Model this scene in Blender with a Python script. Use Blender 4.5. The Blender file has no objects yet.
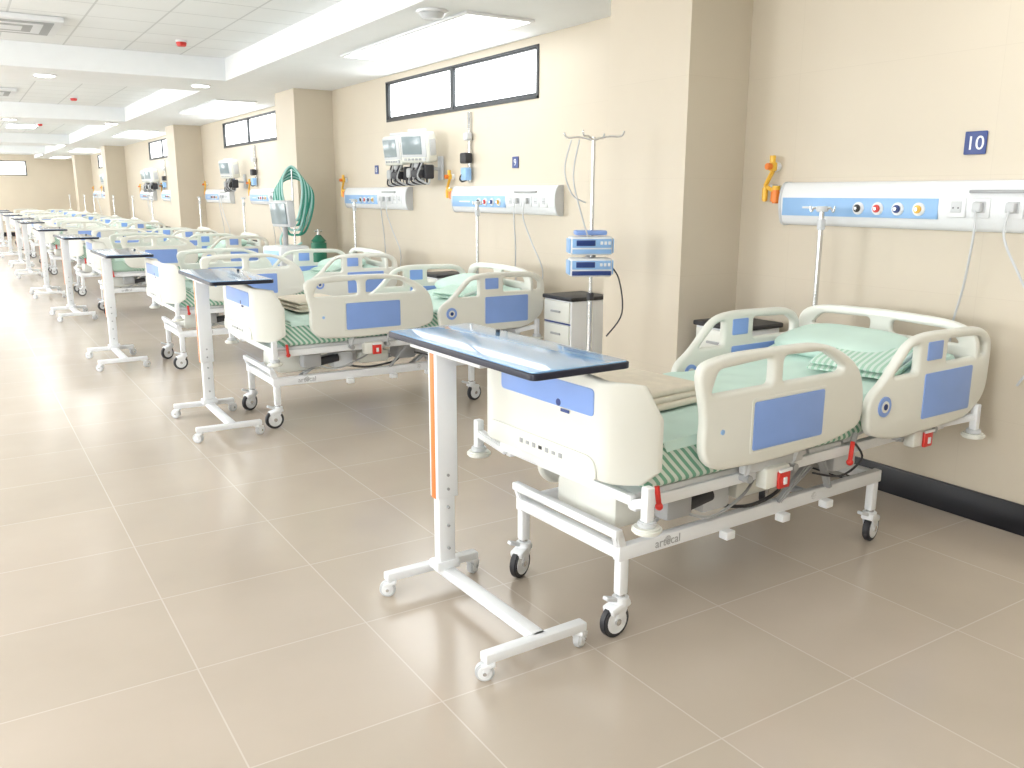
import bpy, bmesh, math, random
from mathutils import Vector, Matrix
random.seed(4)
C=bpy.context.scene.collection
# ---------------------------------------------------------------- materials
def nodes(name):
    m=bpy.data.materials.new(name); m.use_nodes=True
    nt=m.node_tree; b=nt.nodes["Principled BSDF"]; return m,nt,b
def mat(name,col,rough=.45,metal=0,var=.04,scale=6,emit=0,spec=.5,bump=0,coat=0):
    m,nt,b=nodes(name)
    tc=nt.nodes.new("ShaderNodeTexCoord"); n=nt.nodes.new("ShaderNodeTexNoise"); n.inputs["Scale"].default_value=scale
    nt.links.new(tc.outputs["Object"],n.inputs["Vector"])
    r=nt.nodes.new("ShaderNodeValToRGB")
    a=[max(0,c*(1-var)) for c in col]; d=[min(1,c*(1+var)) for c in col]
    r.color_ramp.elements[0].color=(*a,1); r.color_ramp.elements[1].color=(*d,1)
    r.color_ramp.elements[0].position=.3; r.color_ramp.elements[1].position=.7
    nt.links.new(n.outputs["Fac"],r.inputs["Fac"]); nt.links.new(r.outputs["Color"],b.inputs["Base Color"])
    b.inputs["Roughness"].default_value=rough; b.inputs["Metallic"].default_value=metal
    b.inputs["Specular IOR Level"].default_value=spec
    b.inputs["Coat Weight"].default_value=coat
    if emit:
        b.inputs["Emission Color"].default_value=(*col,1); b.inputs["Emission Strength"].default_value=emit
    if bump:
        bp=nt.nodes.new("ShaderNodeBump"); bp.inputs["Strength"].default_value=bump; bp.inputs["Distance"].default_value=.01
        nt.links.new(n.outputs["Fac"],bp.inputs["Height"]); nt.links.new(bp.outputs["Normal"],b.inputs["Normal"])
    return m
def tile_mat(name,c1,c2,grout,w,h,off,axes,rough,mortar=.004,spec=.5,dark=.9):
    m,nt,b=nodes(name)
    tc=nt.nodes.new("ShaderNodeTexCoord"); sp=nt.nodes.new("ShaderNodeSeparateXYZ"); cb=nt.nodes.new("ShaderNodeCombineXYZ")
    nt.links.new(tc.outputs["Object"],sp.inputs[0])
    mp=nt.nodes.new("ShaderNodeMapping"); mp.inputs["Location"].default_value=(off[0],off[1],0)
    nt.links.new(sp.outputs[axes[0]],cb.inputs[0]); nt.links.new(sp.outputs[axes[1]],cb.inputs[1]); nt.links.new(cb.outputs[0],mp.inputs["Vector"])
    br=nt.nodes.new("ShaderNodeTexBrick"); br.offset=0; br.squash=1
    br.inputs["Scale"].default_value=1; br.inputs["Brick Width"].default_value=w; br.inputs["Row Height"].default_value=h
    br.inputs["Mortar Size"].default_value=mortar; br.inputs["Mortar Smooth"].default_value=.2
    br.inputs["Color1"].default_value=(*c1,1); br.inputs["Color2"].default_value=(*c2,1); br.inputs["Mortar"].default_value=(*grout,1)
    nt.links.new(mp.outputs[0],br.inputs["Vector"])
    n=nt.nodes.new("ShaderNodeTexNoise"); n.inputs["Scale"].default_value=1.7; n.inputs["Detail"].default_value=5
    nt.links.new(tc.outputs["Object"],n.inputs["Vector"])
    mx=nt.nodes.new("ShaderNodeMix"); mx.data_type='RGBA'; mx.blend_type='MULTIPLY'; mx.inputs["Factor"].default_value=.25
    r=nt.nodes.new("ShaderNodeValToRGB"); r.color_ramp.elements[0].color=(dark,dark*.99,dark*.98,1); r.color_ramp.elements[1].color=(1,1,1,1)
    r.color_ramp.elements[0].position=.35; r.color_ramp.elements[1].position=.65
    nt.links.new(n.outputs["Fac"],r.inputs["Fac"]); nt.links.new(br.outputs["Color"],mx.inputs["A"]); nt.links.new(r.outputs["Color"],mx.inputs["B"])
    nt.links.new(mx.outputs["Result"],b.inputs["Base Color"]); b.inputs["Roughness"].default_value=rough; b.inputs["Specular IOR Level"].default_value=spec
    return m
def stripe_mat(name,cols,scale,axis='X'):
    m,nt,b=nodes(name)
    tc=nt.nodes.new("ShaderNodeTexCoord"); w=nt.nodes.new("ShaderNodeTexWave"); w.bands_direction=axis; w.inputs["Scale"].default_value=scale
    w.inputs["Distortion"].default_value=.25; nt.links.new(tc.outputs["Object"],w.inputs["Vector"])
    r=nt.nodes.new("ShaderNodeValToRGB"); e=r.color_ramp.elements
    e[0].color=(*cols[0],1); e[1].color=(*cols[1],1); e[0].position=.42; e[1].position=.58
    nt.links.new(w.outputs["Fac"],r.inputs["Fac"]); nt.links.new(r.outputs["Color"],b.inputs["Base Color"]); b.inputs["Roughness"].default_value=.85
    return m
M_floor=tile_mat("floor_tile",(.54,.465,.38),(.565,.485,.40),(.66,.60,.53),.64,.64,(-3.11+.64*8,-1.65+.64*8),(0,1),.20,.0028,spec=.8,dark=.78)
wc1,wc2,wg=(.66,.59,.475),(.668,.597,.482),(.62,.55,.44)
M_wall=tile_mat("wall_tile_cream",wc1,wc2,wg,1.2,.6,(0,.05),(1,2),.42,.0013)
M_wallx=tile_mat("wall_tile_cream_x",wc1,wc2,wg,1.2,.6,(0,.05),(0,2),.42,.0013)
M_ceil=mat("ceiling_paint",(.90,.925,.94),.8,var=.01)
M_grid=tile_mat("ceiling_grid_tile",(.88,.91,.92),(.89,.92,.93),(.68,.71,.72),.6,.6,(0,0),(0,1),.85,.010)
M_black=mat("black_skirting",(.008,.009,.014),.35)
M_cream=mat("cream_plastic",(.80,.81,.75),.32,var=.01,coat=.1)
M_white=mat("white_powdercoat",(.84,.86,.88),.33,var=.01)
M_blue=mat("periwinkle_blue_panel",(.25,.40,.82),.35,var=.03)
M_lblue=mat("light_blue_panel",(.30,.52,.84),.35,var=.03)
M_dblue=mat("dark_blue",(.02,.05,.22),.35)
M_grey=mat("mid_grey_plastic",(.40,.41,.42),.45)
M_lgrey=mat("light_grey_plastic",(.62,.64,.66),.4)
M_dark=mat("dark_rubber",(.03,.03,.035),.5)
M_red=mat("red_plastic",(.70,.04,.03),.35)
M_orange=mat("orange_plastic",(.88,.24,.03),.35)
M_stripeo=mat("orange_stripe",(.85,.22,.05),.4)
M_yellow=mat("yellow_plastic",(.85,.50,.05),.35)
M_steel=mat("brushed_steel",(.66,.67,.68),.25,metal=.9,scale=30)
M_alu=mat("window_frame_dark",(.04,.045,.05),.4)
M_mint=mat("mint_sheet",(.62,.80,.72),.9,var=.04,scale=5,bump=.35)
M_stripe=stripe_mat("green_striped_sheet",((.20,.45,.32),(.72,.82,.75)),17,'DIAGONAL')
M_stripe2=stripe_mat("mint_striped_sheet",((.42,.66,.53),(.70,.83,.76)),11,'Y')
M_pillow=mat("pillow_white",(.78,.85,.82),.9,var=.03,scale=7,bump=.3)
M_beige=mat("beige_blanket",(.76,.69,.57),.95,var=.05,scale=18,bump=.5)
M_top=mat("table_laminate_blue",(.15,.38,.70),.10,var=.02,spec=.8,coat=.3)
M_edge=mat("table_edge_navy",(.012,.016,.035),.4)
M_screen=mat("monitor_screen",(.26,.32,.34),.15)
M_green=mat("green_hose",(.03,.30,.22),.4)
M_aqua=mat("aqua_hose",(.38,.66,.62),.35)
M_dgreen=mat("cylinder_green",(.02,.20,.12),.35)
M_fillpanel=mat("fill_panel_glow",(.97,.99,1),.5,var=0,emit=9)  # glow of the added fill panels
M_soff=mat("soffit_patch_glow",(.97,.99,1),.5,var=0,emit=3.2)  # glow standing in for daylight on the soffit
M_down=mat("downlight_lens",(1,1,.98),.5,var=0,emit=14)
M_glass,nt,b=nodes("window_glass"); 
nz=nt.nodes.new("ShaderNodeTexNoise"); nz.inputs["Scale"].default_value=2
b.inputs["Base Color"].default_value=(1,1,1,1); b.inputs["Emission Color"].default_value=(.95,.98,1,1); b.inputs["Emission Strength"].default_value=4
mr=nt.nodes.new("ShaderNodeMapRange"); mr.inputs["To Min"].default_value=.1; mr.inputs["To Max"].default_value=.2
nt.links.new(nz.outputs["Fac"],mr.inputs["Value"]); nt.links.new(mr.outputs[0],b.inputs["Roughness"])
# ---------------------------------------------------------------- builder
MXZ=Matrix(((1,0,0,0),(0,0,-1,0),(0,1,0,0),(0,0,0,1)))     # plane facing -Y
MYZ=Matrix(((0,0,-1,0),(-1,0,0,0),(0,1,0,0),(0,0,0,1)))    # plane facing -X  (u -> -Y)
def rounded(pts,seg=5):
    out=[]; n=len(pts)
    for i,p in enumerate(pts):
        r=p[2] if len(p)>2 else 0
        c=Vector(p[:2])
        if r<=0: out.append((c.x,c.y)); continue
        a=Vector(pts[i-1][:2])-c; b=Vector(pts[(i+1)%n][:2])-c
        ra=min(r,a.length*.48); rb=min(r,b.length*.48)
        A=c+a.normalized()*ra; B=c+b.normalized()*rb
        for k in range(seg+1):
            t=k/seg; q=A*(1-t)**2+c*2*t*(1-t)+B*t*t; out.append((q.x,q.y))
    return out
def rrect(x0,y0,x1,y1,r): return [(x0,y0,r),(x1,y0,r),(x1,y1,r),(x0,y1,r)]
class B:
    def __init__(s): s.bm=bmesh.new(); s.mats=[]
    def mi(s,m):
        if m not in s.mats: s.mats.append(m)
        return s.mats.index(m)
    def add(s,bm,m,M=None):
        i=s.mi(m)
        for f in bm.faces: f.material_index=i
        if M is not None: bmesh.ops.transform(bm,matrix=M,verts=bm.verts)
        me=bpy.data.meshes.new("t"); bm.to_mesh(me); bm.free(); s.bm.from_mesh(me); bpy.data.meshes.remove(me)
    def box(s,c,d,m,bev=.004,rot=None,seg=2):
        bm=bmesh.new(); bmesh.ops.create_cube(bm,size=1); bmesh.ops.scale(bm,vec=d,verts=bm.verts)
        if bev>0: bmesh.ops.bevel(bm,geom=bm.edges[:],offset=min(bev,min(d)*.45),segments=seg,affect='EDGES',profile=.5)
        M=Matrix.Translation(c)
        if rot: M=M@Matrix.Rotation(rot[2],4,'Z')@Matrix.Rotation(rot[1],4,'Y')@Matrix.Rotation(rot[0],4,'X')
        s.add(bm,m,M)
    def box2(s,a,b,m,bev=.004): s.box([(a[i]+b[i])/2 for i in range(3)],[abs(b[i]-a[i]) for i in range(3)],m,bev)
    def cyl(s,a,b,r,m,seg=20,r2=None,bev=0):
        a=Vector(a);b=Vector(b); d=b-a; bm=bmesh.new()
        bmesh.ops.create_cone(bm,cap_ends=True,segments=seg,radius1=r,radius2=r if r2 is None else r2,depth=d.length)
        if bev: bmesh.ops.bevel(bm,geom=[e for e in bm.edges if any(len(f.verts)>4 for f in e.link_faces)],offset=bev,segments=2,affect='EDGES')
        s.add(bm,m,Matrix.Translation((a+b)/2)@d.to_track_quat('Z','Y').to_matrix().to_4x4())
    def bar(s,a,b,w,h,m,bev=.006):
        a=Vector(a);b=Vector(b); d=b-a; bm=bmesh.new(); bmesh.ops.create_cube(bm,size=1); bmesh.ops.scale(bm,vec=(w,h,d.length),verts=bm.verts)
        bmesh.ops.bevel(bm,geom=bm.edges[:],offset=min(bev,w*.4,h*.4),segments=2,affect='EDGES')
        s.add(bm,m,Matrix.Translation((a+b)/2)@d.to_track_quat('Z','Y').to_matrix().to_4x4())
    def sph(s,c,r,m,sc=(1,1,1)):
        bm=bmesh.new(); bmesh.ops.create_uvsphere(bm,u_segments=20,v_segments=12,radius=r); bmesh.ops.scale(bm,vec=sc,verts=bm.verts); s.add(bm,m,Matrix.Translation(c))
    def loft(s,secs,m,cap=True,M=None):
        bm=bmesh.new(); R=[[bm.verts.new(p) for p in sec] for sec in secs]; n=len(R[0])
        for i in range(len(R)-1):
            for j in range(n): bm.faces.new((R[i][j],R[i][(j+1)%n],R[i+1][(j+1)%n],R[i+1][j]))
        if cap: bm.faces.new(R[0][::-1]); bm.faces.new(R[-1])
        bmesh.ops.recalc_face_normals(bm,faces=bm.faces[:]); s.add(bm,m,M)
    def tube(s,pts,r,m,seg=8,smooth=True,closed=False,n=6):
        P=[Vector(p) for p in pts]
        if smooth and len(P)>2:
            Q=[]; L=len(P)
            rng=range(L if closed else L-1)
            for i in rng:
                p0=P[(i-1)%L] if (closed or i>0) else P[0]; p1=P[i]; p2=P[(i+1)%L]; p3=P[(i+2)%L] if (closed or i+2<L) else P[-1]
                for k in range(n):
                    t=k/n; Q.append(.5*((2*p1)+(-p0+p2)*t+(2*p0-5*p1+4*p2-p3)*t*t+(-p0+3*p1-3*p2+p3)*t**3))
            if not closed: Q.append(P[-1])
            P=Q
        secs=[]; up=None
        for i,p in enumerate(P):
            if closed: d=P[(i+1)%len(P)]-P[i-1]
            else: d=P[min(i+1,len(P)-1)]-P[max(i-1,0)]
            d.normalize()
            if up is None: up=d.orthogonal().normalized()
            up=(up-d*up.dot(d)); up.normalize(); sd=d.cross(up)
            secs.append([p+up*math.cos(a)*r+sd*math.sin(a)*r for a in [2*math.pi*k/seg for k in range(seg)]])
        if closed: secs.append(secs[0])
        s.loft(secs,m,cap=not closed)
    def poly(s,outline,holes,th,m,M,bev=.006,res=2):
        cu=bpy.data.curves.new("c","CURVE"); cu.dimensions='2D'; cu.fill_mode='BOTH'; cu.extrude=max(th/2-bev,.0005); cu.bevel_depth=bev; cu.bevel_resolution=res; cu.offset=-bev
        for o in [outline]+holes:
            pts=rounded(o); sp=cu.splines.new('POLY'); sp.points.add(len(pts)-1); sp.use_cyclic_u=True
            for q,p in zip(sp.points,pts): q.co=(p[0],p[1],0,1)
        ob=bpy.data.objects.new("c",cu); C.objects.link(ob); bpy.context.view_layer.update()
        me=bpy.data.meshes.new_from_object(ob.evaluated_get(bpy.context.evaluated_depsgraph_get()))
        bm=bmesh.new(); bm.from_mesh(me); bmesh.ops.remove_doubles(bm,verts=bm.verts[:],dist=.0002)
        bpy.data.objects.remove(ob); bpy.data.curves.remove(cu); bpy.data.meshes.remove(me); s.add(bm,m,M)
    def text(s,body,size,m,M,ext=.001):
        cu=bpy.data.curves.new("x","FONT"); cu.body=body; cu.size=size; cu.extrude=ext; cu.align_x='CENTER'; cu.align_y='CENTER'
        ob=bpy.data.objects.new("x",cu); C.objects.link(ob); bpy.context.view_layer.update()
        me=bpy.data.meshes.new_from_object(ob.evaluated_get(bpy.context.evaluated_depsgraph_get()))
        bm=bmesh.new(); bm.from_mesh(me); bpy.data.objects.remove(ob); bpy.data.curves.remove(cu); bpy.data.meshes.remove(me); s.add(bm,m,M)
    def castor(s,x,y,zt,r,ang=0,tyre=None,w=.028):
        tyre=tyre or M_dark; ca,sa=math.cos(ang),math.sin(ang); ox,oy=x+ca*r*.45,y+sa*r*.45
        s.cyl((x,y,2*r+.005),(x,y,zt),r*.28,M_steel)
        s.cyl((x,y,2*r-.01),(x,y,2*r+.025),r*.5,M_white,bev=.003)
        s.box((ox-ca*.012,oy-sa*.012,2*r*.93),(r*1.5,w*1.9,r*.45),M_white,r*.12,(0,.25,ang))
        ax=Vector((-sa,ca,0))
        for k in (-1,1):
            c=Vector((ox,oy,r))+ax*k*(w*.5+.005)
            s.bar(c,(x+ax.x*k*w*.7,y+ax.y*k*w*.7,2*r*.93),.006,r*.6,M_white,.002)
        c=Vector((ox,oy,r)); s.cyl(c-ax*w/2,c+ax*w/2,r,tyre,28,bev=min(.005,r*.15))
        s.cyl(c-ax*(w/2+.002),c+ax*(w/2+.002),r*.74,M_white,24); s.cyl(c-ax*(w/2+.011),c+ax*(w/2+.011),r*.2,M_steel,12)
    def mesh(s,name):
        me=bpy.data.meshes.new(name); s.bm.normal_update(); s.bm.to_mesh(me); s.bm.free()
        for m in s.mats: me.materials.append(m)
        me.polygons.foreach_set("use_smooth",[True]*len(me.polygons)); me.set_sharp_from_angle(angle=math.radians(38)); return me
    def obj(s,name,loc=(0,0,0),rz=0,parent=None):
        return place(s.mesh(name),name,loc,rz,parent)
def place(me,name,loc=(0,0,0),rz=0,parent=None):
    o=bpy.data.objects.new(name,me); C.objects.link(o); o.location=loc; o.rotation_euler=(0,0,rz)
    if parent: o.parent=parent
    return o
def empty(name,loc,rz=0):
    e=bpy.data.objects.new(name,None); e.empty_display_size=.2; C.objects.link(e); e.location=loc; e.rotation_euler=(0,0,rz); return e
# ---------------------------------------------------------------- room
W=4.31; ZC=2.95; ZG=3.2; YE=39.0; XL=-5.0; YB=-3.5
wins=[(6.36,9.41),(13.46,16.51),(20.56,23.61),(29.6,32.6)]
b=B(); b.box2((XL,YB,-.1),(W+.2,YE+.2,0),M_floor,0); b.obj("floor")
b=B(); b.box2((W,YB,0),(W+.2,YE,2.47),M_wall,0); b.box2((W,YB,2.87),(W+.2,YE,3.4),M_wall,0)
y=YB
for a,c in wins+[(YE,YE)]:
    if a>y: b.box2((W,y,2.47),(W+.2,a,2.87),M_wall,0)
    y=c
b.obj("wall_right")
b=B(); b.box2((XL,YE,0),(W+.2,YE+.2,2.3),M_wallx,0); b.box2((XL,YE,2.85),(W+.2,YE+.2,3.4),M_wallx,0); b.box2((2.6,YE,2.3),(W+.2,YE+.2,2.85),M_wallx,0); b.box2((XL,YE,2.3),(-1.5,YE+.2,2.85),M_wallx,0); b.obj("wall_far")
b=B(); b.box2((XL-.2,YB,0),(XL,YE+.2,.9),M_wall,0); b.box2((XL-.2,YB,2.6),(XL,YE+.2,3.4),M_wall,0)
lw=[(y0,y0+5.2) for y0 in (-2.5,4.6,11.7,18.8,25.9,33)]; y=YB  # openings for the added fill windows
for a,c in lw+[(YE+.2,YE+.2)]:
    if a>y: b.box2((XL-.2,y,.9),(XL,a,2.6),M_wall,0)
    y=c
b.obj("wall_left")
b=B(); b.box2((XL-.2,YB-.2,0),(W+.2,YB,3.4),M_wallx,0); b.obj("wall_back")
# windows
wi=1
for a,c in wins:
    b=B(); t=.03
    b.box2((W+.004,a,2.47),(W+.06,c,2.47+t),M_alu,.003); b.box2((W+.004,a,2.87-t*.6),(W+.06,c,2.87),M_alu,.003)
    b.box2((W-.010,a-.02,2.448),(W,c+.02,2.474),M_alu,.003); b.box2((W-.010,a-.02,2.866),(W,c+.02,2.884),M_alu,.003)
    b.box2((W-.010,a-.02,2.448),(W,a+.008,2.884),M_alu,.003); b.box2((W-.010,c-.008,2.448),(W,c+.02,2.884),M_alu,.003)
    for yy in (a,(a+c)/2-.03,c-t): b.box2((W-.002,yy,2.47),(W+.06,yy+(.06 if a<yy<c-.1 else t),2.87),M_alu,.003)
    b.box2((W+.03,a,2.47),(W+.04,c,2.87),M_glass,0); b.obj("window_%d"%wi); wi+=1
b=B(); b.box2((-1.5,YE+.09,2.3),(2.6,YE+.1,2.85),M_glass,0)
for xx in (-1.5,-.15,1.2,2.56): b.box2((xx,YE,2.3),(xx+.04,YE+.08,2.85),M_alu,.003)
b.box2((-1.5,YE,2.3),(2.6,YE+.08,2.34),M_alu,.003); b.box2((-1.5,YE,2.81),(2.6,YE+.08,2.85),M_alu,.003); b.obj("window_%d"%wi); wi+=1
for a,c in lw:  # unseen left windows with glowing glass, added as fill
    b=B(); b.box2((XL-.12,a,.9),(XL-.11,c,2.6),M_glass,0)
    for k in range(5): yy=a+(c-a-.05)*k/4; b.box2((XL-.1,yy,.9),(XL-.02,yy+.05,2.6),M_alu,.003)
    b.box2((XL-.1,a,.9),(XL-.02,c,.95),M_alu,.003); b.box2((XL-.1,a,2.55),(XL-.02,c,2.6),M_alu,.003); b.obj("window_%d"%wi); wi+=1
# pillars
PY=[4.0,11.11,18.21,27.3,34.4]; PXF=3.80
for i,y in enumerate(PY):
    b=B(); b.box2((PXF,y,0),(W,y+.76,ZC),M_wall,0)
    b.bm.normal_update(); k=b.mi(M_wallx)
    for f in b.bm.faces:
        if abs(f.normal.y)>.5: f.material_index=k
    b.obj("wall_pillar_%d"%(i+1))
b=B(); hb=.155; y=YB
for p in PY+[YE]:
    b.box2((W-.018,y,0),(W,p,hb),M_black,.003)
    if p<YE:
        b.box2((PXF-.018,p-.018,0),(PXF,p+.778,hb),M_black,.003); b.box2((PXF,p-.018,0),(W,p,hb),M_black,.003); b.box2((PXF,p+.76,0),(W,p+.778,hb),M_black,.003)
    y=p+.76
b.obj("baseboard_right")
b=B(); b.box2((XL,YE-.018,0),(W-.02,YE,hb),M_black,.003); b.obj("baseboard_far")
# ceiling
b=B(); b.box2((XL,YB,ZG),(W,YE,ZG+.1),M_grid,0); b.obj("ceiling")
b=B(); b.box2((2.9,YB,ZC),(W,YE,ZG),M_ceil,0)
for y in PY: b.box2((XL,y-.25,ZC),(2.9,y+1.0,ZG),M_ceil,0)
b.obj("trim_ceiling_bulkhead")
# lights
b=B(); b.box((0,0,0),(.64,1.24,.024),M_white,.004); b.box((0,0,-.012),(.58,1.18,.008),M_fillpanel,0); lm=b.mesh("fill_ceiling_panel")
for y0 in (-1.5,2.2,7.2,9.4,14,16.4,21.2,24.2,30,32.5,37):
    for x0 in (-3.2,-1.0): place(lm,"fill_ceiling_panel",(x0,y0,ZG-.013))  # emissive panels added out of view to light the ward
for p in ((1.0,37.4),(1.6,32.4),(2.2,30.2),(1.6,24),(2.2,21.5),(-2.1,37.4)): place(lm,"fill_ceiling_panel",(p[0],p[1],ZG-.013))  # extra panels added to brighten the far part
for a,c in [(5.75,8.3),(12.9,15.4),(20.0,22.5),(29,31.5),(0.2,2.6),(35.8,38)]:  # added glowing boxes standing in for bright daylight patches on the soffit
    b=B(); cy=(a+c)/2; b.box((0,0,0),(.60,c-a-.1,.02),M_white,.004); b.box((0,0,-.009),(.54,c-a-.16,.008),M_soff,0); b.obj("soffit_glow_patch",(3.60,cy,ZC-.011))
b=B(); b.cyl((0,0,-.012),(0,0,0),.12,M_white,28,bev=.004); b.cyl((0,0,-.016),(0,0,-.01),.10,M_down,28); dm=b.mesh("downlight")
for y in PY[1:]:
    for x in (-2.6,-.8,1.05,2.75): place(dm,"downlight",(x,y+.35,ZC))
b=B(); b.cyl((0,0,-.02),(0,0,0),.06,M_white,24,bev=.004); b.cyl((0,0,-.06),(0,0,-.02),.045,M_red,24,r2=.055,bev=.006); fm=b.mesh("fire_detector")
for y in (9.85,16.5,23): place(fm,"fire_detector",(2.2 if y<12 else 1.9,y,ZG))
b=B(); b.cyl((0,0,-.02),(0,0,0),.12,M_white,28,bev=.006); b.cyl((0,0,-.06),(0,0,-.02),.07,M_lgrey,24,r2=.1,bev=.006); b.obj("ceiling_vent",(3.1,5.95,ZC))  # round ceiling vent
b=B(); b.box((0,0,0),(.85,.85,.05),M_white,.01)
for k in range(4):
    b.box((0,0,-.028-k*.003),(.7-k*.16,.7-k*.16,.006),M_grey if k%2==0 else M_white,.002)
am=b.mesh("air_conditioner_cassette")
for p in ((.62,9.6),(.6,16)): place(am,"air_conditioner_cassette",(p[0],p[1],ZG-.026))
# ---------------------------------------------------------------- hospital bed parts (local: +x to head, -y near side)
def rsec(w,z0,z1,r,n=4,x=0,yo=0,f=None):
    pts=rounded([(yo-w,z0,r),(yo+w,z0,r),(yo+w,z1,r),(yo-w,z1,r)],n); return [(x,p[0],p[1]) for p in pts]
def endboard(hw,zt,zb,x0,sgn,wing,topsag):
    b=B(); secs=[]; n=36; t=.034
    for i in range(n+1):
        u=-1+2*i/n; yy=u*hw; k=max(0,(abs(u)-.74)/.26)
        xx=x0+sgn*wing*k**1.8
        top=zt-topsag*(abs(u)**3)-.12*max(0,(abs(u)-.93)/.07)**2
        bot=zb-.02*k+.05*max(0,(abs(u)-.93)/.07)**2
        tt=t*(1-.3*k)
        loop=rounded([(xx-tt/2,bot,.012),(xx+tt/2,bot,.012),(xx+tt/2,top,.015),(xx-tt/2,top,.015)],3)
        secs.append([(p[0],yy,p[1]) for p in loop])
    b.loft(secs,M_cream); return b
b=endboard(.475,1.035,.655,-.115,1,.17,.03)
b.poly(rrect(-.25,.885,.33,.985,.02),[],.006,M_blue,Matrix.Translation((-.133,0,0))@MYZ,.002)
b.poly([(-.35,.655,.03),(.36,.655,.03),(.34,.74,.05),(-.34,.74,.05)],[],.010,M_cream,Matrix.Translation((-.135,0,0))@MYZ,.004)
for k in range(7): b.box((-.1415,.10-k*.042,.70),(.003,.02,.013 if k%2 else .018),M_grey if k!=3 else M_dark,.001)
b.cyl((-.133,-.13,.90),(-.137,-.13,.90),.014,M_dblue,16)
b.box((-.1365,-.17,.875),(.003,.05,.012),M_dblue,.001)
FOOT=b.mesh("footboard")
b=B()
b.poly([(-.50,.66,.06),(.50,.66,.06),(.52,1.0,.10),(.40,1.06,.12),(0,1.075,.4),(-.40,1.06,.12),(-.52,1.0,.10)],
       [[(-.43,.95,.03),(-.06,.955,.03),(-.06,1.025,.03),(-.36,1.015,.03)],[(.43,.95,.03),(.06,.955,.03),(.06,1.025,.03),(.36,1.015,.03)]],.035,M_cream,Matrix.Translation((2.09,0,0))@MYZ,.012)
b.poly(rrect(-.3,.74,.3,.88,.02),[],.006,M_blue,Matrix.Translation((2.069,0,0))@MYZ,.002)
HEAD=b.mesh("headboard")
def footrail():
    b=B()
    b.poly([(.19,1.06,.07),(.36,1.09,.12),(.92,1.085,.16),(1.15,.97,.12),(1.20,.84,.06),(1.20,.70,.06),(1.02,.655,.10),(.62,.635,.2),(.30,.65,.08),(.23,.72,.06),(.24,.86,.05)],
      [[(.265,.945,.025),(.30,1.035,.03),(.60,1.05,.03),(.60,.945,.025)],[(.66,.945,.025),(.66,1.05,.03),(.91,1.045,.05),(1.05,.965,.03),(1.03,.945,.02)]],
      .045,M_cream,MXZ,.016)
    for yy in (-.0235,.0235): b.poly(rrect(.50,.70,.92,.89,.012),[],.006,M_blue,Matrix.Translation((0,yy,0))@MXZ,.002)
    for yy in (-.0225,.0225):
        b.poly(rrect(.485,.685,.935,.905,.02),[rrect(.498,.698,.922,.892,.012)],.005,M_cream,Matrix.Translation((0,yy,0))@MXZ,.002)
    b.cyl((.33,-.018,.80),(.33,-.0255,.80),.010,M_lblue,16)
    return b.mesh("side_rail")
def headrail():
    b=B()
    b.poly([(1.20,.64,.06),(1.19,.80,.06),(1.30,.87,.05),(1.46,1.03,.07),(1.60,1.055,.1),(2.06,1.045,.08),(2.17,.98,.08),(2.16,.70,.08),(2.0,.60,.1),(1.4,.585,.1)],
      [[(1.355,.875,.02),(1.48,.995,.025),(1.545,1.005,.02),(1.545,.875,.02)],[(1.77,.90,.02),(1.77,1.01,.02),(2.05,1.0,.03),(2.11,.96,.02),(2.11,.90,.02)]],
      .045,M_cream,MXZ,.016)
    for yy in (-.0235,.0235):
        T=Matrix.Translation((0,yy,0))@MXZ
        b.poly(rrect(1.60,.655,2.0,.865,.012),[],.006,M_blue,T,.002); b.poly(rrect(1.60,.925,1.72,1.01,.008),[],.006,M_blue,T,.002)
        s=1 if yy>0 else -1
        b.cyl((1.30,yy-.002*s,.755),(1.30,yy+.005*s,.755),.045,M_blue,28); b.cyl((1.30,yy,.755),(1.30,yy+.007*s,.755),.026,M_cream,24); b.cyl((1.30,yy,.755),(1.30,yy+.009*s,.755),.014,M_dblue,16)
    return b.mesh("side_rail")
FR=footrail(); HR=headrail()
def hinge():
    b=B()
    b.box((0,.03,.60),(.36,.035,.045),M_lgrey,.008); b.box((0,.02,.545),(.15,.06,.09),M_cream,.014)
    b.box((.02,-.018,.535),(.07,.016,.075),M_red,.008); b.box((.02,-.026,.575),(.075,.012,.014),M_white,.003); b.box((.02,-.028,.53),(.02,.006,.03),M_white,.002)
    for k in(-.14,.14): b.bar((k,.005,.68),(k-.02,.03,.55),.034,.016,M_lgrey,.004); b.cyl((k-.02,.0,.56),(k-.02,.055,.56),.016,M_grey,14)
    b.bar((-.12,.06,.54),(.12,.06,.54),.02,.03,M_grey,.004)
    return b.mesh("rail_hinge")
HG=hinge()
# chassis
b=B(); hw=.32
for s in (-1,1):
    b.box2((.0,s*hw-.02,.305),(1.67,s*hw+.02,.365),M_white,.007)
    b.box2((.0,s*.40-.018,.53),(2.04,s*.40+.018,.575),M_white,.005)
for x in (.025,1.635): b.box2((x-.022,-hw,.31),(x+.022,hw,.36),M_white,.006)
b.box2((-.02,-.34,.40),(.015,.34,.435),M_white,.006)
for s in (-1,1): b.bar((-.0,s*.32,.42),(.03,s*.32,.335),.035,.04,M_white)
for (x,a) in ((.03,.1),(1.63,.2)):
    for s in (-1,1):
        b.box2((x-.022,s*hw-.02,.165),(x+.022,s*hw+.02,.31),M_white,.008)
        b.castor(x,s*hw,.18,.066,a+(.35 if s>0 else 0)+(0 if x>1 else 3.1),w=.032)
        b.box((x-.045 if x<1 else x-.05,s*hw,.155),(.07,.03,.016),M_lgrey,.005,(0,.35,0))
for x0,x1 in ((.0,.62),(.64,.98),(1.0,1.22)): b.box2((x0,-.41,.575),(x1,.41,.60),M_lgrey,.008)
b.box((1.66,0,.655),(.84,.8,.02),M_lgrey,.006,(0,-.16,0))
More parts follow.
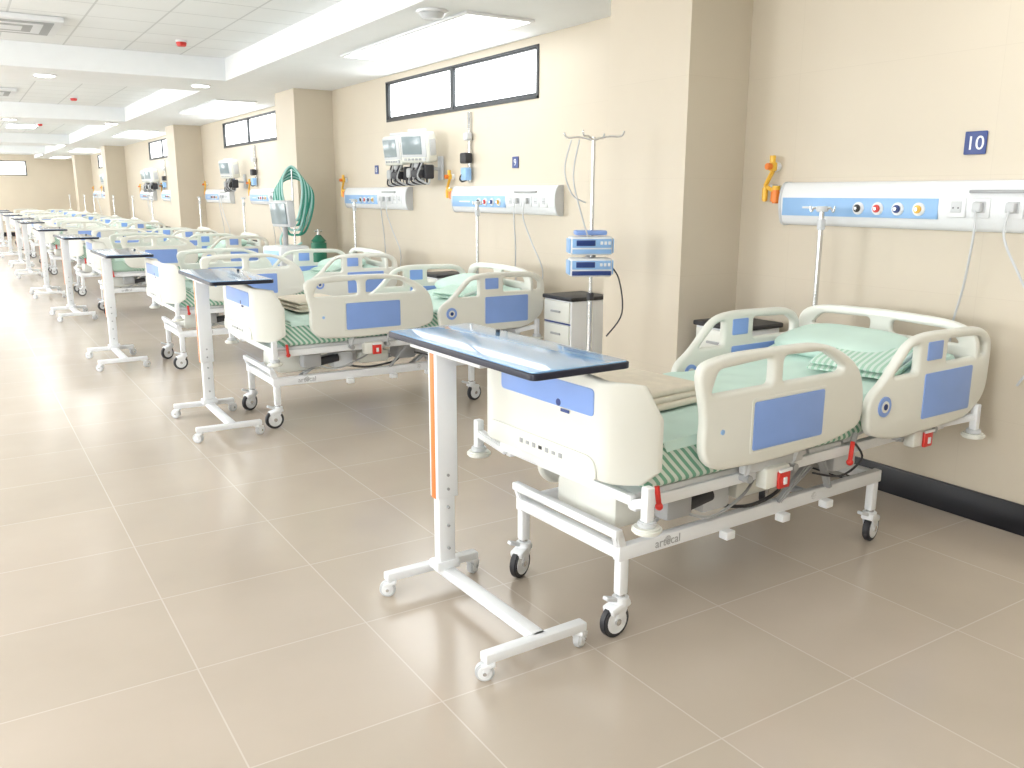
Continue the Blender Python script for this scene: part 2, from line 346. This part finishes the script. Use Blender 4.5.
for s in (-1,1):
    b.bar((.25,s*.2,.34),(.62,s*.2,.55),.05,.02,M_lgrey); b.bar((1.15,s*.2,.34),(1.52,s*.2,.55),.05,.02,M_lgrey)
    b.cyl((.25,s*.2,.34),(.25,s*.34,.34),.018,M_grey); b.cyl((1.15,s*.2,.34),(1.15,s*.34,.34),.018,M_grey)
    b.bar((1.0,s*.28,.54),(1.45,s*.28,.36),.045,.018,M_grey)
b.box2((.08,-.22,.37),(.42,.16,.51),M_cream,.03); b.box2((.46,-.32,.39),(.62,-.18,.51),M_lgrey,.02)
b.cyl((.42,-.1,.42),(.85,-.1,.50),.026,M_white); b.cyl((.85,-.1,.50),(1.1,-.1,.53),.014,M_steel)
b.box2((.22,-.36,.42),(.36,-.26,.53),M_grey,.02); b.cyl((.36,-.31,.45),(.50,-.31,.47),.03,M_dark,18)
b.box2((1.0,-.28,.40),(1.16,-.12,.54),M_grey,.02); b.cyl((1.1,.06,.40),(1.6,.06,.5),.026,M_white); b.box2((1.5,-.2,.40),(1.66,.2,.5),M_lgrey,.02)
b.box2((.68,-.30,.40),(.92,-.2,.49),M_cream,.02); b.box2((1.25,-.36,.43),(1.42,-.24,.53),M_lgrey,.02)
b.tube([(.5,-.25,.42),(.7,-.33,.38),(.95,-.30,.39),(1.05,-.22,.42)],.008,M_dark)
b.tube([(.3,-.33,.45),(.45,-.37,.40),(.65,-.36,.45),(.8,-.3,.5)],.006,M_grey)
b.bar((.9,-.34,.36),(1.05,-.39,.55),.035,.018,M_grey); b.bar((1.25,-.34,.36),(1.1,-.39,.55),.035,.018,M_grey)
for k in (.55,.9,1.2): b.box2((k,-.375,.275),(k+.05,-.33,.31),M_white,.004)
for x in (-.03,2.14):
    for s in (-1,1):
        yb=-.51 if s<0 else (.59 if x<1 else .53)
        b.bar((max(.0,min(x,2.0)),s*.40,.555),(x,yb,.60),.04,.035,M_white); b.box2((x-.018,yb-.018,.51),(x+.018,yb+.018,.66),M_white,.006)
        b.cyl((x,yb,.492),(x,yb,.515),.054,M_cream,32,bev=.007); b.cyl((x,yb,.515),(x,yb,.535),.034,M_lgrey,20,bev=.004)
b.box2((-.03,-.42,.56),(.0,.42,.60),M_white,.006); b.box2((2.02,-.42,.56),(2.06,.42,.66),M_white,.006)
for p,q in (((.08,-.44,.62),(.085,-.45,.545)),((1.24,-.45,.60),(1.20,-.47,.52))):
    b.cyl(p,q,.010,M_red,12); b.sph(q,.015,M_red)
b.cyl((1.27,-.44,.63),(1.24,-.45,.60),.012,M_grey)
b.text("artecal",.05,M_grey,Matrix.Translation((.25,-hw-.0205,.335))@MXZ)
b.tube([(1.3,-.42,.58),(1.35,-.43,.5),(1.25,-.40,.43),(1.1,-.36,.46)],.005,M_dark)
CH=b.mesh("chassis")
def soft(x0,x1,hw,z0,z1,r,lift,seed,amp,m,nx=30,endr=.05):
    rd=random.Random(seed); b=B(); secs=[]
    ph=[rd.uniform(0,6.28) for _ in range(6)]
    for i in range(nx+1):
        t=i/nx; x=x0+(x1-x0)*t; e=min(t,1-t)*(x1-x0)/endr; k=min(1,e); kk=math.sqrt(max(0.04,1-(1-k)**2))
        dz=lift(x); zc=(z0+z1)/2; hh=(z1-z0)/2*kk
        sec=rsec(hw-(1-kk)*endr*.6,zc-hh,zc+hh,r*kk,5)
        sec=[(x,p[1]+amp*.6*math.sin(9*x+ph[0]+p[2]*20)*(1 if abs(p[1])>hw*.8 else 0),p[2]+dz+amp*(math.sin(7*x+ph[1]+6*p[1])+.6*math.sin(17*x+ph[2]-11*p[1]))*(1 if p[2]>zc else 0)) for p in sec]
        secs.append(sec)
    b.loft(secs,m); return b
lift=lambda x: max(0,x-1.25)*.16
MT=soft(0,2.05,.43,.60,.77,.04,lift,1,.001,M_stripe).mesh("mattress")
def sheet(seed,m):
    rd=random.Random(seed); b=B(); bm=bmesh.new(); nx,ny=48,28; V=[]
    ph=[rd.uniform(0,6.28) for _ in range(5)]
    for i in range(nx+1):
        row=[]; x=.12+1.92*i/nx
        for j in range(ny+1):
            s=(j/ny*2-1)*.455; dz=lift(x)
            if abs(s)<=.41: y=s; z=.782
            else:
                k=abs(s)-.41; sg=1 if s>0 else -1; y=sg*(.41+min(k,.035)*.9); z=.782-max(0,k-.01)*(.75+.25*math.sin(4*x+ph[2]))
                y+=sg*.005*math.sin(14*x+ph[3])*min(1,k*12)
            z+=dz+.005*math.sin(6*x+ph[0]+4*y)+.004*math.sin(13*x-9*y+ph[1])+.0025*math.sin(30*x+22*y)
            row.append(bm.verts.new((x,y,z)))
        V.append(row)
    for i in range(nx):
        for j in range(ny): bm.faces.new((V[i][j],V[i+1][j],V[i+1][j+1],V[i][j+1]))
    b.add(bm,m); return b.mesh("sheet")
SH=sheet(2,M_mint)
def pillow(m):
    b=B(); bm=bmesh.new(); bmesh.ops.create_uvsphere(bm,u_segments=32,v_segments=16,radius=1)
    for v in bm.verts:
        x,y,z=v.co; f=lambda a: math.copysign(abs(a)**.5,a)
        v.co=(f(x)*.20,f(y)*.33,z*.06*(1-.25*abs(x*y)))
    b.add(bm,m); return b
PW=pillow(M_mint).mesh("pillow"); PW2=pillow(M_pillow).mesh("pillow")
def blanket(m,n=3,hx=.2,hy=.25):
    b=B()
    for k in range(n):
        secs=[]
        for i in range(13):
            t=i/12; x=-hx+2*hx*t; e=min(t,1-t)*8; kk=math.sqrt(max(.08,1-(1-min(1,e))**2))
            hh=.014*kk; z=.016+k*.026+.003*math.sin(8*x+k)
            secs.append([(x+.01*k,p[1]+.008*math.sin(k*3),p[2]+.003*math.sin(14*p[1]+k)) for p in rsec(hy-.01*k,z-hh,z+hh,.013*kk,3)])
        b.loft(secs,m)
    return b.mesh("folded_blanket")
BL=blanket(M_beige); BLG=blanket(M_stripe); SHF=blanket(M_stripe2,2,.17,.2)
def bed(x,y,rz=0,far_up=False,blanket_m=BL,pillow_m=PW,bx=.45):
    e=empty("hospital_bed",(x,y,0),rz)
    place(CH,"chassis",parent=e); place(FOOT,"footboard",parent=e); place(HEAD,"headboard",parent=e)
    place(MT,"mattress",parent=e); place(SH,"sheet",parent=e)
    p=place(pillow_m,"pillow",(1.80,.03,.915),0,e); p.rotation_euler=(0,-.16,0)
    p=place(SHF,"folded_sheet",(1.62,-.22,.86),.2,e); p.rotation_euler=(0,-.16,.2)
    place(blanket_m,"folded_blanket",(bx,.10,.795),.05,e)
    place(FR,"foot_side_rail_near",(0,-.49,0),0,e); place(HR,"head_side_rail_near",(.05,-.49,0),0,e)
    place(FR,"foot_side_rail_far",(0,.49,0 if far_up else -.33),0,e); place(HR,"head_side_rail_far",(-.12,.49,0),0,e)
    for i,(xx,s) in enumerate(((.72,-1),(1.76,-1),(.72,1),(1.6,1))):
        place(HG,"rail_hinge_%d"%(i+1),(xx,s*.465,0),0 if s<0 else math.pi,e)
    return e
bed(1.94,2.65,math.radians(2.0))
bed(1.78,6.28)
bed(1.68,8.86,far_up=True,blanket_m=BLG)
for i,y in enumerate((13.25,16.0,20.4,23.1,26.0,29.8,32.4,36.6)): bed(1.66-.02*(i%3),y,far_up=(i%2==0),blanket_m=BL if i%2 else BLG,pillow_m=PW2 if i%2 else PW)
# ---------------------------------------------------------------- overbed table
b=B(); cx=.24
for y in (0,.77):
    b.box2((-.005,y-.024,.072),(.435,y+.024,.108),M_white,.007)
    for x in (.02,.41): b.castor(x,y,.08,.034,2.6 if x<.2 else .5,M_lgrey,.03)
b.box2((cx-.028,0,.072),(cx+.028,.77,.108),M_white,.006)
b.box2((cx-.055,.665,.10),(cx+.055,.745,.14),M_white,.008)
b.box2((cx-.038,.675,.10),(cx+.038,.725,.62),M_white,.006); b.box2((cx-.048,.665,.42),(cx+.048,.735,1.06),M_white,.007)
b.box2((cx-.0495,.683,.42),(cx-.0475,.717,1.05),M_stripeo,.0005)
for z in (.2,.3,.38,.46,.52): b.cyl((cx,.660,z),(cx,.67,z),.006,M_grey,12)
b.box2((cx-.07,.3,1.035),(cx+.08,.85,1.06),M_white,.006); b.box2((.28,.35,1.035),(.32,.5,1.055),M_grey,.004)
TF=b.mesh("stand")
b=B(); I=Matrix.Translation((0,0,1.072)); b.poly(rrect(.14,-.08,.56,1.0,.03),[],.024,M_edge,I,.004)
b.poly(rrect(.147,-.073,.553,.993,.026),[],.004,M_top,Matrix.Translation((0,0,1.0842)),.001)
b.cyl((.52,.72,1.083),(.52,.72,1.095),.010,M_dark,12)
TT=b.mesh("tabletop")
def table(x,y,rz=0):
    e=empty("overbed_table",(x,y,0),rz); place(TF,"stand",parent=e); place(TT,"tabletop",parent=e)
for x,y,r in ((1.37,2.32,.02),(1.22,5.86,-.02),(1.0,8.82,.0),(1.02,12.6,.03),(.95,15.6,0),(.95,19.6,0),(.98,22.6,0),(.95,26,0),(.95,30,0),(1,33,0)): table(x,y,r)
# ---------------------------------------------------------------- bed head unit
b=B()
prof=rounded([(.0,-.125,.005),(-.06,-.125,.04),(-.088,-.03,.04),(-.085,.06,.04),(-.055,.125,.03),(.0,.125,.005)],4)
b.loft([[(p[0],y,p[1]) for p in prof] for y in (-.885,.885)],M_white)
b.box2((-.0905,-.12,-.068),(-.078,.87,.035),M_lblue,.002)
for k in (.893,-.893): b.loft([[(p[0]*1.05 if p[0]<0 else 0,y,p[1]*1.03) for p in prof] for y in (k-.008,k+.008)],M_lgrey)
for y,c in ((.34,M_dark),(.22,M_red),(.10,M_dblue),(-.02,M_yellow)):
    b.cyl((-.085,y,-.02),(-.102,y,-.02),.034,M_white,24,bev=.004); b.cyl((-.102,y,-.02),(-.112,y,-.02),.021,c,20,bev=.003); b.cyl((-.112,y,-.02),(-.122,y,-.02),.009,M_steel,12)
b.box((-.0915,.62,-.02),(.004,.20,.012),M_white,.001)
for y in (-.22,-.34,-.50,-.62,-.74):
    b.box((-.088,y,-.01),(.012,.095,.095),M_white,.006); b.box((-.094,y,-.005),(.008,.055,.055),M_lgrey,.004)
    for dy in (-.013,.013): b.cyl((-.099,y+dy,-.01),(-.0975,y+dy,-.01),.004,M_dark,8)
b.box((-.085,-.45,.07),(.03,.34,.016),M_grey,.004)
for y in (-.34,-.50): b.box((-.116,y,-.005),(.035,.045,.05),M_lgrey,.01)
HU=b.mesh("housing")
b=B()
b.tube([(-.13,-.34,-.02),(-.14,-.35,-.15),(-.09,-.30,-.4),(-.05,-.24,-.62),(-.05,-.25,-.8)],.006,M_lgrey)
b.tube([(-.13,-.50,-.02),(-.14,-.5,-.15),(-.12,-.6,-.35),(-.08,-.72,-.6),(-.05,-.6,-.85)],.006,M_lgrey)
HC=b.mesh("power_cord")
b=B()
b.cyl((0,0,.12),(-.03,0,.12),.028,M_white); b.box((-.045,0,.12),(.035,.045,.055),M_yellow,.01); b.cyl((-.05,0,.14),(-.05,0,.185),.018,M_yellow,16); b.cyl((-.065,0,.12),(-.10,0,.12),.020,M_orange,16,bev=.004)
b.bar((-.05,-.01,.10),(-.05,.05,.0),.024,.024,M_yellow); b.bar((-.05,.04,.0),(-.05,-.04,-.03),.022,.022,M_yellow); b.cyl((-.05,-.04,-.10),(-.05,-.04,-.02),.030,M_orange,20,bev=.01); b.cyl((-.05,.045,-.09),(-.05,.045,.0),.018,M_yellow,20,bev=.006)
b.cyl((0,0,0),(-.05,0,0),.014,M_steel)
b.cyl((-.05,-.04,-.02),(-.05,-.04,.005),.024,M_yellow,20)
RG=b.mesh("suction_regulator")
def headset(yc,zc=1.60):
    e=empty("bed_head_unit",(W-.001,yc,zc)); place(HU,"housing",parent=e); place(HC,"power_cord",parent=e); place(RG,"suction_regulator",(W-.002,yc+1.0,1.70))
for y in (2.72,6.86,9.7,13.9,16.95,21.2,24,31,33): headset(y)
def sign(y,z,txt,s=1):
    b=B(); b.poly(rrect(-.062*s,-.062*s,.062*s,.062*s,.006),[],.008,M_dblue,MYZ,.002)
    b.text(txt,.105*s,M_white,Matrix.Translation((-.0048,0,-.004))@MYZ); b.obj("bed_number_sign",(W-.005,y,z))
sign(2.49,1.905,"10",.9); sign(6.70,1.93,"9",.8); sign(9.75,1.93,"8",.8); sign(16,1.93,"7",.8)
# bedside cabinet
b=B(); b.box2((-.18,-.18,.06),(.18,.18,.85),M_white,.008); b.box2((-.195,-.195,.85),(.195,.195,.88),M_dark,.008)
for z0,z1 in ((.68,.84),(.51,.66)): b.box2((-.195,-.165,z0),(-.175,.165,z1),M_cream,.006); b.box2((-.21,-.06,(z0+z1)/2-.008),(-.195,.06,(z0+z1)/2+.008),M_grey,.004)
b.box2((-.195,-.165,.09),(-.175,.165,.49),M_cream,.006); b.box2((-.21,.11,.24),(-.195,.13,.34),M_grey,.004); b.box2((-.19,-.17,.665),(-.178,.17,.675),M_dblue,.002)
for x in (-.14,.14):
    for y in (-.14,.14): b.cyl((x,y-.012,.025),(x,y+.012,.025),.025,M_dark,16); b.cyl((x,y,.03),(x,y,.07),.01,M_steel,10)
CB=b.mesh("bedside_cabinet")
for x,y in ((4.06,3.74),(4.08,5.45),(4.08,7.65),(4.08,12.3),(4.08,14.8),(4.08,19.4),(4.08,21.8)): place(CB,"bedside_cabinet",(x,y,0))
# patient monitor
b=B(); b.box((0,0,0),(.17,.34,.30),M_cream,.03,seg=3); b.box((-.083,.0,.02),(.012,.30,.22),M_lgrey,.008); b.box((-.090,.02,.025),(.006,.235,.175),M_screen,.003)
b.cyl((-.09,-.125,-.11),(-.105,-.125,-.11),.016,M_lgrey,16)
for k in range(5): b.box((-.09,.11-k*.045,-.11),(.008,.03,.02),M_grey,.003)
b.box((0,0,.165),(.03,.22,.03),M_lgrey,.01)
b.box((0,.175,-.03),(.12,.02,.18),M_grey,.01); b.box((0,-.175,0),(.10,.012,.16),M_lgrey,.006)
for k in range(3): b.cyl((-.03,.18,.02-k*.05),(-.03,.195,.02-k*.05),.012,M_lblue if k else M_red,12)
PM=b.mesh("case")
b=B(); b.cyl((0,0,-.15),(0,0,-.20),.05,M_grey,20,bev=.005); b.bar((0,0,-.19),(.22,-.02,-.21),.05,.03,M_lgrey); b.box((.24,-.02,-.2),(.025,.10,.24),M_lgrey,.008)
b.box((-.02,-.02,-.26),(.10,.16,.08),M_dark,.02); b.box((-.02,.1,-.25),(.12,.1,.1),M_grey,.02); b.box((.05,-.12,-.24),(.1,.06,.14),M_dark,.015)
for k in range(6):
    y=-.12+.05*k; b.tube([(-.02,y,-.15),(-.06,y+.03,-.29-.012*k),(.02,y-.04,-.36),(.06,y+.02*k,-.28-.012*k),(.02,y,-.18)],.009,M_dark if k%2 else M_grey)
PA=b.mesh("mount_arm")
def monitor(y,z,rz,x=4.05):
    e=empty("patient_monitor",(x,y,z),rz); a=place(PM,"case",parent=e); a.rotation_euler=(0,-.12,0); place(PA,"mount_arm",parent=e).rotation_euler=(0,0,-rz)
monitor(8.12,2.11,.5); monitor(8.60,2.10,.15)
monitor(15.3,2.05,.4); monitor(22.2,2.05,.4); monitor(22.8,2.05,.1); monitor(29.5,2.05,.3)
b=B(); b.box2((-.03,-.02,-.33),(0,.02,.33),M_steel,.004); b.box((-.06,0,-.1),(.08,.12,.10),M_dark,.015); b.box((-.06,.0,-.25),(.07,.1,.12),M_lblue,.01)
b.tube([(-.05,0,-.2),(-.1,.05,-.28),(-.06,.08,-.32),(-.03,.02,-.3),(-.05,0,-.3)],.008,M_dark); b.box((-.05,-.02,.1),(.06,.08,.07),M_lgrey,.01); RR=b.mesh("equipment_rail")
for y in (7.50,14.6,21.8): place(RR,"equipment_rail",(W-.001,y,2.09))
# IV stands
def ivstand(h=2.0):
    b=B()
    for k in range(5):
        a=k*2*math.pi/5+.3; b.bar((0,0,.09),(.24*math.cos(a),.24*math.sin(a),.07),.025,.018,M_steel,.003); b.castor(.23*math.cos(a),.23*math.sin(a),.08,.028,a,M_dark,.02)
    b.cyl((0,0,.07),(0,0,1.0),.018,M_steel); b.cyl((0,0,1.0),(0,0,h),.012,M_steel); b.cyl((0,0,.98),(0,0,1.03),.024,M_dark,bev=.004)
    for s in (1,-1): 
        b.tube([(0,0,h-.02),(s*.08,-s*.05,h+.0),(s*.15,-s*.09,h),(s*.17,-s*.10,h+.03)],.006,M_steel); b.tube([(0,0,h-.02),(s*.05,s*.08,h),(s*.09,s*.14,h+.0),(s*.10,s*.15,h+.03)],.006,M_steel)
    for z in (1.20,1.335):
        b.box((-.02,-.05,z),(.27,.13,.118),M_white,.018); b.box((-.02,-.117,z+.016),(.25,.008,.055),M_lblue,.004); b.box((-.06,-.122,z+.018),(.12,.006,.035),M_dblue,.002)
        for k in range(3): b.box((.04+k*.025,-.122,z+.018),(.016,.006,.02),M_white,.002)
        b.box((-.02,-.117,z-.035),(.25,.006,.028),M_dblue if z<1.3 else M_lblue,.002); b.box((.118,-.05,z),(.01,.11,.09),M_lblue,.004); b.box((-.158,-.05,z),(.01,.11,.09),M_lblue,.004)
    b.box((-.02,-.05,1.415),(.2,.1,.03),M_blue,.01); b.box((0,.02,1.27),(.06,.05,.2),M_grey,.01)
    b.tube([(-.1,-.05,h-.02),(-.14,-.08,h-.25),(-.08,-.1,h-.5),(-.04,-.1,1.38)],.005,M_lgrey); b.tube([(.1,-.05,1.22),(.18,-.02,1.12),(.2,-.05,.9),(.1,-.05,.75)],.005,M_dark)
    b.tube([(-.15,-.05,1.98),(-.19,-.05,1.8),(-.14,-.05,1.65),(-.05,-.03,1.6)],.005,M_lgrey)
    return b
ivstand().obj("iv_stand",(3.42,4.42,0),-.45)
b=B(); b.cyl((0,0,.55),(0,0,1.56),.014,M_steel); b.cyl((0,0,1.46),(0,0,1.52),.022,M_lgrey,bev=.004); b.cyl((0,0,1.56),(0,0,1.59),.034,M_lgrey,20,bev=.006)
for s in (-1,1): b.tube([(0,0,1.56),(.0,s*.05,1.58),(0,s*.07,1.56),(0,s*.08,1.59)],.005,M_steel)
b.bar((-.10,-.07,.56),(0,0,.57),.03,.03,M_white)
IP=b.mesh("iv_pole")
for e in [o for o in bpy.data.objects if o.name.startswith("hospital_bed")]: place(IP,"iv_pole",(2.15,.46,0),0,e)
# ventilator trolley + hoses + oxygen cylinder
b=B()
b.box2((-.22,-.24,.10),(.22,.24,.16),M_lgrey,.02)
for x in (-.18,.18):
    for y in (-.2,.2): b.castor(x,y,.11,.045,.4,M_dark,.025)
b.box2((-.04,-.04,.16),(.04,.04,1.0),M_lgrey,.01); b.box2((-.2,-.2,.75),(.2,.2,1.05),M_white,.03); b.box2((-.205,-.16,.8),(-.198,.16,1.0),M_lblue,.01)
b.box((-.02,0,1.42),(.10,.38,.30),M_lgrey,.02,(0,-.1,0)); b.box((-.078,0,1.42),(.012,.32,.24),M_screen,.004,(0,-.1,0)); b.cyl((0,0,1.05),(0,0,1.3),.03,M_grey); b.box2((-.15,-.15,.45),(.12,.15,.65),M_grey,.02)
b.obj("ventilator",(3.28,10.12,0),.25)
b=B(); b.cyl((0,0,.12),(0,0,1.98),.012,M_steel)
for k in range(5): a=k*1.2566; b.bar((0,0,.1),(.20*math.cos(a),.20*math.sin(a),.05),.025,.018,M_steel,.003); b.cyl((.19*math.cos(a),.19*math.sin(a),0),(.19*math.cos(a),.19*math.sin(a),.05),.02,M_dark,12)
for k in range(8):
    w=.10+.016*k; z0=1.98-.02*k; z1=1.32-.06*(k%4); yo=-.02+.012*k
    b.tube([(0,yo,z0),(w,yo,z0-.12),(w+.02,yo+.01,(z0+z1)/2),(w*.6,yo,z1+.05),(0,yo,z1),(-w*.6,yo,z1+.05),(-w-.02,yo-.01,(z0+z1)/2),(-w,yo,z0-.12)],.014,M_green if k%2 else M_aqua,closed=True)
b.tube([(-.05,0,1.3),(-.16,-.08,1.1),(-.1,-.1,.95),(.1,-.08,1.05)],.014,M_aqua); b.obj("breathing_hose_stand",(3.60,10.74,0),-.5)
b=B(); b.cyl((0,0,0),(0,0,1.05),.10,M_dgreen,28,bev=.02); b.cyl((0,0,1.05),(0,0,1.13),.10,M_dgreen,28,r2=.03); b.cyl((0,0,1.13),(0,0,1.2),.02,M_steel); b.cyl((-.05,0,1.18),(.05,0,1.18),.012,M_steel); b.obj("oxygen_cylinder",(3.95,10.85,0))
# ---------------------------------------------------------------- fill lamps added at the unseen left windows
for a,c in lw:
    l=bpy.data.lights.new("window_fill","AREA"); l.shape='RECTANGLE'; l.size=c-a; l.size_y=1.6; l.energy=230; l.color=(.93,.97,1)
    o=bpy.data.objects.new("window_fill",l); C.objects.link(o); o.location=(XL+.03,(a+c)/2,1.75)
    o.rotation_euler=Vector((1,0,-.15)).to_track_quat('-Z','Z').to_euler()
w=bpy.data.worlds.new("world"); bpy.context.scene.world=w; w.use_nodes=True; w.node_tree.nodes["Background"].inputs[0].default_value=(.95,.98,1,1); w.node_tree.nodes["Background"].inputs[1].default_value=2
# ---------------------------------------------------------------- camera
cd=bpy.data.cameras.new("camera"); cam=bpy.data.objects.new("camera",cd); C.objects.link(cam)
cd.sensor_width=36; cd.lens=860.683/1024*36; cam.location=(0,0,1.65)
yaw,pitch,roll=.568,.217,.003
cam.rotation_euler=(Matrix.Rotation(-yaw,3,'Z')@Matrix.Rotation(math.pi/2-pitch,3,'X')@Matrix.Rotation(roll,3,'Z')).to_euler()
bpy.context.scene.camera=cam
vs=bpy.context.scene.view_settings; vs.view_transform='Standard'; vs.look='None'; vs.exposure=0.26; vs.gamma=1
